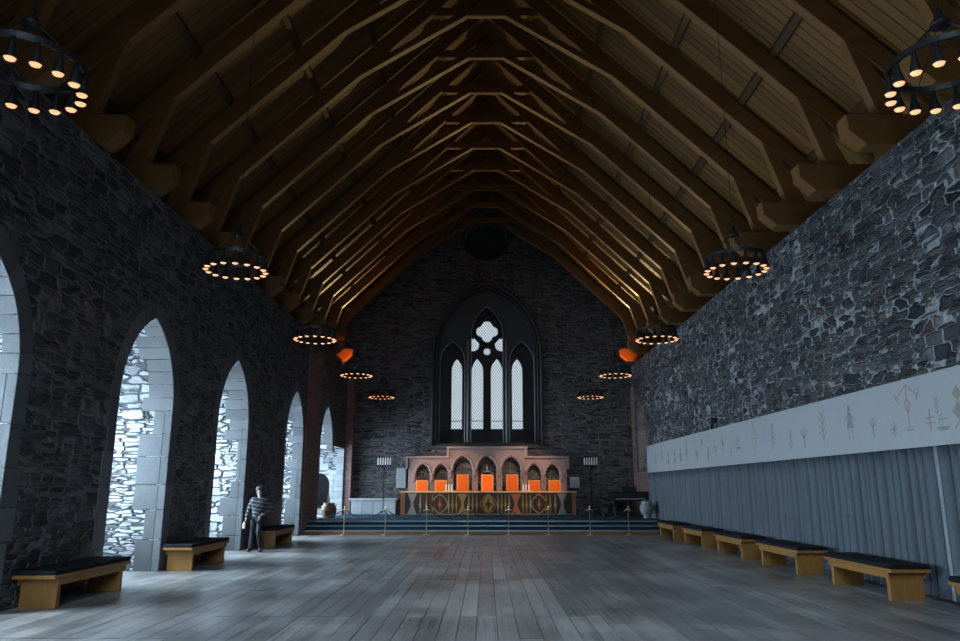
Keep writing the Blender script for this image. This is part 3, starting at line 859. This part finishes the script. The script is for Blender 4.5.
# ------------------------------------------------------------------ curtain and valance
C = empty('curtain', (6.66, 18, 0), 0, 'long slate blue pleated curtain along the right wall', 'curtain')
def pleat(y, z):
    # rounded lobes towards the hall with deep narrow creases between them
    ph = mnoise.noise(Vector((y*.9, 3.1, 0)))*3+mnoise.noise(Vector((y*.45, z*.3, 9)))*1.1
    amp = .15+.04*mnoise.noise(Vector((y*1.3, 0, 5)))
    a = abs(math.sin(y*PI/.25+ph))**.5
    b = math.sin(y*2*PI/.9+ph*.6+1)
    return .115-amp*a+.022*b
bm = bmesh.new(); rows = []
zs_ = [.035, .3, .7, 1.1, 1.5, 1.9, 2.24]
ny = 2100; y0, y1 = 5.0, 31.2
for z in zs_:
    rows.append([bm.verts.new((pleat(y0+(y1-y0)*i/ny, z), y0+(y1-y0)*i/ny-18, z)) for i in range(ny+1)])
for A_, B_ in zip(rows, rows[1:]):
    for i in range(ny): bm.faces.new([A_[i], A_[i+1], B_[i+1], B_[i]])
me = bpy.data.meshes.new('cloth'); bm.to_mesh(me); bm.free(); me.materials.append(M['curtain'])
for p in me.polygons: p.use_smooth = True
oc = bpy.data.objects.new('cloth', me); link(oc, C)
md = oc.modifiers.new('thick', 'SOLIDIFY'); md.thickness = .004
bm = bmesh.new(); rows = []
for z in zs_:
    rows.append([bm.verts.new((pleat(11.1+.014*i, z)-.012, 11.1+.014*i-18, z)) for i in range(15)])
for A_, B_ in zip(rows, rows[1:]):
    for i in range(14): bm.faces.new([A_[i], A_[i+1], B_[i+1], B_[i]])
me = bpy.data.meshes.new('brocade_band'); bm.to_mesh(me); bm.free(); me.materials.append(M['brocade'])
for p in me.polygons: p.use_smooth = True
bo = bpy.data.objects.new('brocade_band', me); link(bo, C)
bo.modifiers.new('thick', 'SOLIDIFY').thickness = .003

V = empty('valance', (6.55, 18, 2.2), 0, 'pale linen valance with faded embroidery above the curtain', 'valance')
MB().box(-.012, .012, 5-18, 30.8-18, 0, 1.06).build('cloth', M['linen'], V)
MB().box(.012, .29, 5-18, 30.8-18, .98, 1.04).build('pelmet_board', M['linen'], V)
MB().box(.012, .29, 30.77-18, 30.8-18, .0, .98).build('end_cloth', M['linen'], V)
def vm(mat, polys, y, z, s=1):
    mb = MB()
    for p in polys:
        mb.prism([(y-18+a*s, z+b*s) for a, b in p], lambda u, v: (-.014, u, v), lambda u, v: (-.012, u, v))
    mb.build('embroidered_motif', mat, V)
def bar(x0, z0, x1, z1, w=.018):
    d = Vector((x1-x0, z1-z0)); d.normalize(); n = Vector((-d.y, d.x))*w/2
    return [(x0-n.x, z0-n.y), (x1-n.x, z1-n.y), (x1+n.x, z1+n.y), (x0+n.x, z0+n.y)]
def m_arrow(): return [bar(0, -.3, 0, .32), bar(0, .32, -.28, .14), bar(0, .32, .28, .14), bar(-.22, .1, -.3, .22), bar(.22, .1, .3, .22), bar(-.08, .05, 0, -.06), bar(.08, .05, 0, -.06), bar(-.08, .05, 0, .14), bar(.08, .05, 0, .14), bar(-.1, -.28, .1, -.28)]
def m_diamond(): return [bar(-.12, 0, 0, .2), bar(0, .2, .12, 0), bar(.12, 0, 0, -.2), bar(0, -.2, -.12, 0), bar(0, .2, -.08, .32), bar(0, .2, .08, .32), bar(0, -.2, 0, -.32), bar(-.04, 0, .04, 0)]
def m_tree(): return [bar(0, -.3, 0, .3)]+[b for k in range(4) for b in (bar(0, -.2+.12*k, -.16+.02*k, -.06+.12*k), bar(0, -.2+.12*k, .16-.02*k, -.06+.12*k))]
def m_cross(): return [bar(0, -.2, 0, .2, .03), bar(-.14, .04, .14, .04, .03), bar(-.16, -.06, .16, -.06)]
def m_hand(): return [bar(0, -.2, 0, 0, .04)]+[bar(0, -.02, math.sin(a)*.22, math.cos(a)*.22) for a in (-.9, -.45, 0, .45, .9)]
def m_star(): return [bar(-math.cos(a)*.13, -math.sin(a)*.13, math.cos(a)*.13, math.sin(a)*.13) for a in (0, PI/4, PI/2, 3*PI/4)]
def m_figure(): return [circ(0, .25, .06, 10), [(-.05, .18), (.05, .18), (.12, -.1), (-.12, -.1)], bar(-.05, -.1, -.07, -.3), bar(.05, -.1, .07, -.3), bar(-.06, .14, -.2, .02), bar(.06, .14, .2, .02)]
def m_lozenges(): return [[(-.12, .15), (0, .28), (.12, .15), (0, .03)], [(-.16, -.12), (0, .04), (.16, -.12), (0, -.26)], bar(0, -.26, -.15, -.38), bar(0, -.26, .15, -.38)]
def m_boat(): return [[(-.2, -.05), (-.12, -.12), (.12, -.12), (.2, -.05)], bar(0, -.05, 0, .2), bar(0, .2, .13, 0), bar(-.13, .08, .13, .08)]
for mat, f, y, z, s in (('thread_ochre', m_lozenges, 10.35, .55, .9), ('thread_red', m_cross, 11.05, .38, .8), ('thread_grey', m_boat, 10.75, .3, .8), ('thread_grey', m_tree, 10.85, .55, .5),
                        ('thread_red', m_arrow, 11.6, .6, 1.15), ('thread_red', m_star, 12.05, .32, .9), ('thread_grey', m_hand, 12.7, .4, .8), ('thread_grey', m_figure, 13.5, .55, 1.0),
                        ('thread_ochre', m_tree, 14.6, .55, 1.1), ('thread_grey', m_hand, 15.5, .4, 1), ('thread_ochre', m_tree, 16.2, .4, .8), ('thread_grey', m_tree, 17.2, .55, 1), ('thread_ochre', m_diamond, 18.4, .58, 1.35),
                        ('thread_grey', m_boat, 19.6, .5, 1.1), ('thread_grey', m_cross, 20.2, .3, .8), ('thread_ochre', m_figure, 20.9, .6, .7), ('thread_grey', m_cross, 21.6, .5, 1.1), ('thread_grey', m_figure, 22.3, .35, .8),
                        ('thread_grey', m_star, 22.9, .75, 1), ('thread_grey', m_hand, 23.5, .35, .9), ('thread_ochre', m_tree, 24.7, .6, 1.2), ('thread_grey', m_figure, 25.5, .4, 1), ('thread_grey', m_lozenges, 26.3, .4, .9), ('thread_grey', m_lozenges, 27.2, .4, .9),
                        ('thread_grey', m_boat, 28.2, .6, 1), ('thread_grey', m_tree, 29.2, .5, .9), ('thread_red', m_cross, 30.2, .3, .8), ('thread_grey', m_tree, 9.4, .5, 1), ('thread_grey', m_figure, 8.7, .5, 1)):
    vm(M[mat], f(), y, z, s)

# ------------------------------------------------------------------ chandeliers
def make_chandelier(cx):
    root = empty('ring_chandelier')
    R = .53
    ring = [(R*math.cos(2*PI*k/40), R*math.sin(2*PI*k/40), .27) for k in range(40)]
    mb = MB()
    n = 48
    prof = [(R-.018, .235), (R+.018, .235), (R+.018, .295), (R-.018, .295)]
    rings = [[mb.bm.verts.new((r*math.cos(2*PI*k/n), r*math.sin(2*PI*k/n), z)) for k in range(n)] for r, z in prof]
    for i in range(4):
        A_, B_ = rings[i], rings[(i+1) % 4]
        for k in range(n): mb.bm.faces.new([A_[k], A_[(k+1) % n], B_[(k+1) % n], B_[k]])
    mb.build('ring', M['iron'], root, smooth=False)
    MB().lathe([(0, .68), (.1, .68), (.1, .71), (.05, .78), (.03, .86), (.015, .9), (0, .9)], n=16).build('hub', M['iron'], root, smooth=True)
    for k in range(6):
        a = 2*PI*k/6+.2
        MB().tube([(R*math.cos(a), R*math.sin(a), .29), (.08*math.cos(a), .08*math.sin(a), .69)], .006, 6).build('rod', M['iron'], root)
    top = BD(cx)-5.53
    MB().tube([(0, 0, .88), (0, 0, top)], .006, 6).build('cable', M['iron'], root)
    shade = bulb = None
    for k in range(16):
        a = 2*PI*(k+.5)/16
        if shade is None:
            shade = MB().lathe([(.012, .24), (.022, .235), (.026, .16), (.034, .13), (.062, .02), (.066, .0), (.058, .004), (.03, .11), (0, .12)], n=14).build('lamp_shade', M['iron'], root, smooth=True)
            bulb = MB().lathe([(0, .03), (.045, .028), (.054, .012), (.045, -.006), (.025, -.016), (0, -.02)], n=14).build('bulb', M['bulb'], shade, smooth=True)
            s = shade
        else: s = copy_tree(shade, root)
        s.location = (R*math.cos(a), R*math.sin(a), 0)
    return root
CH = []
ch0 = make_chandelier(4.65)
chl = {-1: ['ring chandelier in the top left corner, partly cut off by the picture edge', 'ring chandelier over the left wall, second from the top left corner', 'middle one of the five ring chandeliers above the left wall',
            'ring chandelier above the left wall, just past the left orange lit beam', 'ring chandelier above the left, closest to the end wall'],
       1: ['ring chandelier in the top right corner, partly cut off by the picture edge', 'ring chandelier above the right wall, second from the top right corner', 'middle one of the five ring chandeliers above the right wall',
           'ring chandelier above the right, just past the right orange lit beam', 'ring chandelier above the right, closest to the end wall']}
first = True
for sg in (-1, 1):
    for i, y in enumerate((6.8, 13.35, 19.95, 26.6, 33.2)):
        c = ch0 if first else copy_tree(ch0); first = False
        c.location = (sg*4.65, y, 5.53); c.rotation_euler.z = random.uniform(0, .3)
        tag(c, chl[sg][i], 'chandelier', 'iron ring chandeliers')

# ------------------------------------------------------------------ person
def skin_mesh(name, verts, edges, mat, parent, sub=2):
    me = bpy.data.meshes.new(name)
    me.from_pydata([v[0] for v in verts], edges, [])
    o = bpy.data.objects.new('tmp_skin', me); COL.objects.link(o)
    md = o.modifiers.new('skin', 'SKIN'); md.use_smooth_shade = True
    if not me.skin_vertices: me.attributes.new  # layer is created with the modifier below
    if not me.skin_vertices:
        bpy.context.view_layer.objects.active = o
    for sv, v in zip(me.skin_vertices[0].data, verts):
        r = v[1]; sv.radius = r if isinstance(r, tuple) else (r, r)
    me.skin_vertices[0].data[0].use_root = True
    s = o.modifiers.new('sub', 'SUBSURF'); s.levels = sub; s.render_levels = sub
    dg = bpy.context.evaluated_depsgraph_get(); dg.update()
    m2 = bpy.data.meshes.new_from_object(o.evaluated_get(dg))
    bpy.data.objects.remove(o)
    m2.name = name; m2.materials.clear(); m2.materials.append(mat)
    for p in m2.polygons: p.use_smooth = True; p.material_index = 0
    return link(bpy.data.objects.new(name, m2), parent)

Pp = empty('person', (-5.93, 19.95, 0), 0, 'person in a grey striped jacket and dark trousers standing by the left benches', 'person')
J = {'pel': (.02, 0, .93), 'wai': (.03, .01, 1.06), 'che': (.05, .0, 1.28), 'nk0': (.055, .01, 1.42), 'nk1': (.055, 0, 1.49), 'hd': (.055, -.01, 1.6),
     'sl': (-.13, .01, 1.38), 'el': (-.22, .03, 1.12), 'hl': (-.27, -.03, .87), 'sr': (.23, .01, 1.37), 'er': (.4, .11, 1.15), 'hr': (.2, -.1, 1.0),
     'pl': (-.07, 0, .9), 'kl': (-.09, -.02, .5), 'al': (-.115, .03, .09), 'tl': (-.14, -.13, .045),
     'pr': (.11, 0, .9), 'kr': (.1, -.09, .5), 'ar': (.15, .04, .1), 'tr': (.175, -.12, .045)}
def chain(keys, rad): return [(J[k], r) for k, r in zip(keys, rad)]
order = ['pel', 'wai', 'che', 'nk0', 'nk1', 'sl', 'el', 'hl', 'sr', 'er', 'hr', 'pl', 'kl', 'al', 'tl', 'pr', 'kr', 'ar', 'tr']
rad = [(.13, .1), (.12, .09), (.14, .1), .06, .05, .06, .042, .03, .06, .042, .03, .082, .055, .04, .03, .082, .055, .04, .03]
ix = {k: i for i, k in enumerate(order)}
ed = [('pel', 'wai'), ('wai', 'che'), ('che', 'nk0'), ('nk0', 'nk1'), ('che', 'sl'), ('sl', 'el'), ('el', 'hl'), ('che', 'sr'), ('sr', 'er'), ('er', 'hr'), ('pel', 'pl'), ('pl', 'kl'), ('kl', 'al'), ('al', 'tl'), ('pel', 'pr'), ('pr', 'kr'), ('kr', 'ar'), ('ar', 'tr')]
vs = chain(order, rad); es = [(ix[a], ix[b]) for a, b in ed]
# head with face joined to the body chain
hv = [((.055, 0, 1.55), (.06, .07)), ((.053, -.005, 1.62), (.078, .095)), ((.053, .0, 1.69), (.06, .075))]
n0 = len(vs); vs += hv; es += [(ix['nk1'], n0), (n0, n0+1), (n0+1, n0+2)]
# five fingers on each hand
for hk, ek, curl, side in (('hl', 'el', .35, -1), ('hr', 'er', .6, 1)):
    h = Vector(J[hk]); d = (h-Vector(J[ek])).normalized(); fwd = Vector((0, -1, 0)); sidev = d.cross(fwd)
    if sidev.length < .1: sidev = Vector((1, 0, 0))
    sidev.normalize(); fw = sidev.cross(d).normalized()
    pa = h+d*.06; vs.append((tuple(pa), (.034, .018))); pi_ = len(vs)-1; es.append((ix[hk], pi_))
    for k, ln in enumerate((.07, .08, .075, .058)):
        b0_ = pa+fw*(.03-.02*k)+d*.03; b1 = b0_+d*ln*.5; b2 = b1+(d*.7+sidev*curl*side*-1)*ln*.5
        vs += [(tuple(b0_), .009), (tuple(b1), .0085), (tuple(b2), .007)]
        i = len(vs); es += [(pi_, i-3), (i-3, i-2), (i-2, i-1)]
    t0_ = h+fw*.03+d*.02; t1_ = t0_+(fw*.8+d*.6).normalized()*.05
    vs += [(tuple(t0_), .011), (tuple(t1_), .009)]; i = len(vs); es += [(ix[hk], i-2), (i-2, i-1)]
body = skin_mesh('body', vs, es, M['skin'], Pp)
# face features
hc = Vector((.053, -.005, 1.615))
MB().lathe([(0, -.02), (.012, -.014), (.009, 0), (.004, .025), (0, .03)], (.048, -.1, 1.6), 8).build('nose', M['skin'], Pp, smooth=True)
for s in (-1, 1):
    MB().lathe([(0, -.006), (.009, -.004), (.011, 0), (.009, .004), (0, .006)], (.05+s*.03, -.091, 1.632), 8).build('eye', M['hair'], Pp, smooth=True)
    MB().lathe([(0, -.03), (.012, -.02), (.014, .01), (.01, .03), (0, .035)], (.053+s*.083, .0, 1.615), 8).build('ear', M['skin'], Pp, smooth=True)
MB().box(.028, .07, -.094, -.086, 1.566, 1.573).build('mouth', M['rust_thread'], Pp, bevel=.002)
hairv = [((.053, .06, 1.44), (.1, .07)), ((.053, .06, 1.6), (.14, .1)), ((.053, .02, 1.7), (.14, .135)), ((.053, .0, 1.775), (.1, .11))]
skin_mesh('hair', hairv, [(0, 1), (1, 2), (2, 3)], M['hair'], Pp)
# jacket, with its own pale quilting stripes and a dark sling
jv = [((.015, 0, .84), (.175, .14)), ((.02, 0, .95), (.18, .14)), ((.05, 0, 1.27), (.2, .155)), ((.055, .0, 1.41), (.09, .085)), ((.055, 0, 1.46), (.07, .07)),
      (J['sl'], .092), (J['el'], .075), ((-.27, -.022, .88), .06), (J['sr'], .092), (J['er'], .075), ((.16, -.125, .965), .062)]
skin_mesh('jacket', jv, [(0, 1), (1, 2), (2, 3), (3, 4), (2, 5), (5, 6), (6, 7), (2, 8), (8, 9), (9, 10)], M['jacket'], Pp)
MB().tube([(.2, -.1, 1.36), (.1, -.138, 1.24), (-.03, -.135, 1.1), (-.13, -.07, 1.0)], .012, 6).build('bag_strap', M['boot'], Pp, smooth=True)
tv = [((.02, 0, .97), (.17, .13)), (J['pl'], .095), (J['kl'], .066), ((-.114, .028, .06), .05), (J['pr'], .095), (J['kr'], .066), ((.15, .04, .06), .05)]
skin_mesh('trousers', tv, [(0, 1), (1, 2), (2, 3), (0, 4), (4, 5), (5, 6)], M['trousers'], Pp)
for a, h_, t_ in (('al', 'tl', 0), ('ar', 'tr', 0)):
    q = Vector(J[a]); t = Vector(J[h_])
    skin_mesh('boot', [((q.x, q.y-.005, .34), .075), ((q.x, q.y, .13), .068), ((q.x, q.y+.01, .065), (.062, .062)), ((t.x, t.y+.03, .055), (.055, .05)), ((t.x, t.y-.04, .05), (.045, .042))], [(0, 1), (1, 2), (2, 3), (3, 4)], M['boot'], Pp)
Pp.scale = (.94, .94, .94)
bt = empty('water_bottle', (-6.21, 19.87, .585), 0, 'small white bottle in the hand of the standing person', 'bottle')
MB().lathe([(0, 0), (.032, 0), (.034, .02), (.034, .12), (.015, .15), (.015, .165), (0, .165)], n=14).build('body', M['wax'], bt, smooth=True)
MB().lathe([(0, .165), (.018, .165), (.018, .185), (0, .185)], n=12).build('cap', M['iron'], bt, smooth=True)

# ------------------------------------------------------------------ ground outside
struct(MB().box(-60, 60, -40, 80, -.6, -.36).build('ground', M['earth']))

# ------------------------------------------------------------------ light
def area(name, loc, rot, sx, sy, power, color, spread=PI):
    l = bpy.data.lights.new(name, 'AREA'); l.shape = 'RECTANGLE'; l.size = sx; l.size_y = sy; l.energy = power; l.color = color; l.spread = spread
    o = bpy.data.objects.new(name, l); o.location = loc; o.rotation_euler = rot; COL.objects.link(o); return o
SKY = (.66, .83, 1.0)
DOWN = .42
for i, c in enumerate(WIN):
    area('daylight_left', (-8.8, c, 3.0), (0, -PI/2+DOWN, 0), 4.2, 2.1, 1750, SKY)
area('daylight_left', (-8.8, 33.2, 2.2), (0, -PI/2+DOWN*.5, 0), 2.4, 2.0, 500, SKY)
area('daylight_right', (8.8, 33.05, 3.9), (0, PI/2-DOWN, 0), 2.4, 1.6, 150, SKY)
area('daylight_front', (0, YN-1.6, 7.4), (PI/2-.5, 0, 0), 4.6, 7.4, 780, SKY, 1.25)
def spot(name, loc, target, power, color, ang, blend=.6, r=.05):
    l = bpy.data.lights.new(name, 'SPOT'); l.energy = power; l.color = color; l.spot_size = ang; l.spot_blend = blend; l.shadow_soft_size = r
    o = bpy.data.objects.new(name, l); o.location = loc
    o.rotation_euler = (Vector(target)-Vector(loc)).to_track_quat('-Z', 'Y').to_euler(); COL.objects.link(o); return o
for s in (-1, 1):
    spot('roof_uplight', (s*5.3, 34.4, 7.9), (s*3.2, 21, 14.2), 2300 if s > 0 else 1500, (1, .7, .3), 1.1, .8, .2)
    spot('corbel_lamp', (s*5.5, 32.5, 6.5), (s*6.3, 33.3, 7.4), 380, (1, .24, .035), .62)
    spot('table_lamp', (s*3.0, 29.0, 7.0), (s*1.7, 34.3, 1.7), 1500, (1, .66, .45), .6)

world = bpy.data.worlds.new('sky'); scene.world = world; world.use_nodes = True
wn = world.node_tree; bg = wn.nodes['Background']
bg.inputs[0].default_value = (.82, .92, 1, 1); bg.inputs[1].default_value = 1.0

# ------------------------------------------------------------------ camera
cam = bpy.data.cameras.new('camera'); cam.sensor_width = 36; cam.lens = 747/960*36; cam.shift_x = -6/960; cam.clip_end = 300
co = bpy.data.objects.new('camera', cam); co.location = (0, 0, 1.6); co.rotation_euler = (PI/2+math.atan(167.5/747), 0, 0)
COL.objects.link(co); scene.camera = co
scene.view_settings.view_transform = 'Standard'; scene.view_settings.look = 'None'
scene.view_settings.exposure = .14; scene.view_settings.gamma = 1; scene.view_settings.use_curve_mapping = False
scene.cycles.use_denoising = True
scene.cycles.max_bounces = 8; scene.cycles.diffuse_bounces = 4; scene.cycles.transparent_max_bounces = 12
scene.cycles.sample_clamp_indirect = 4
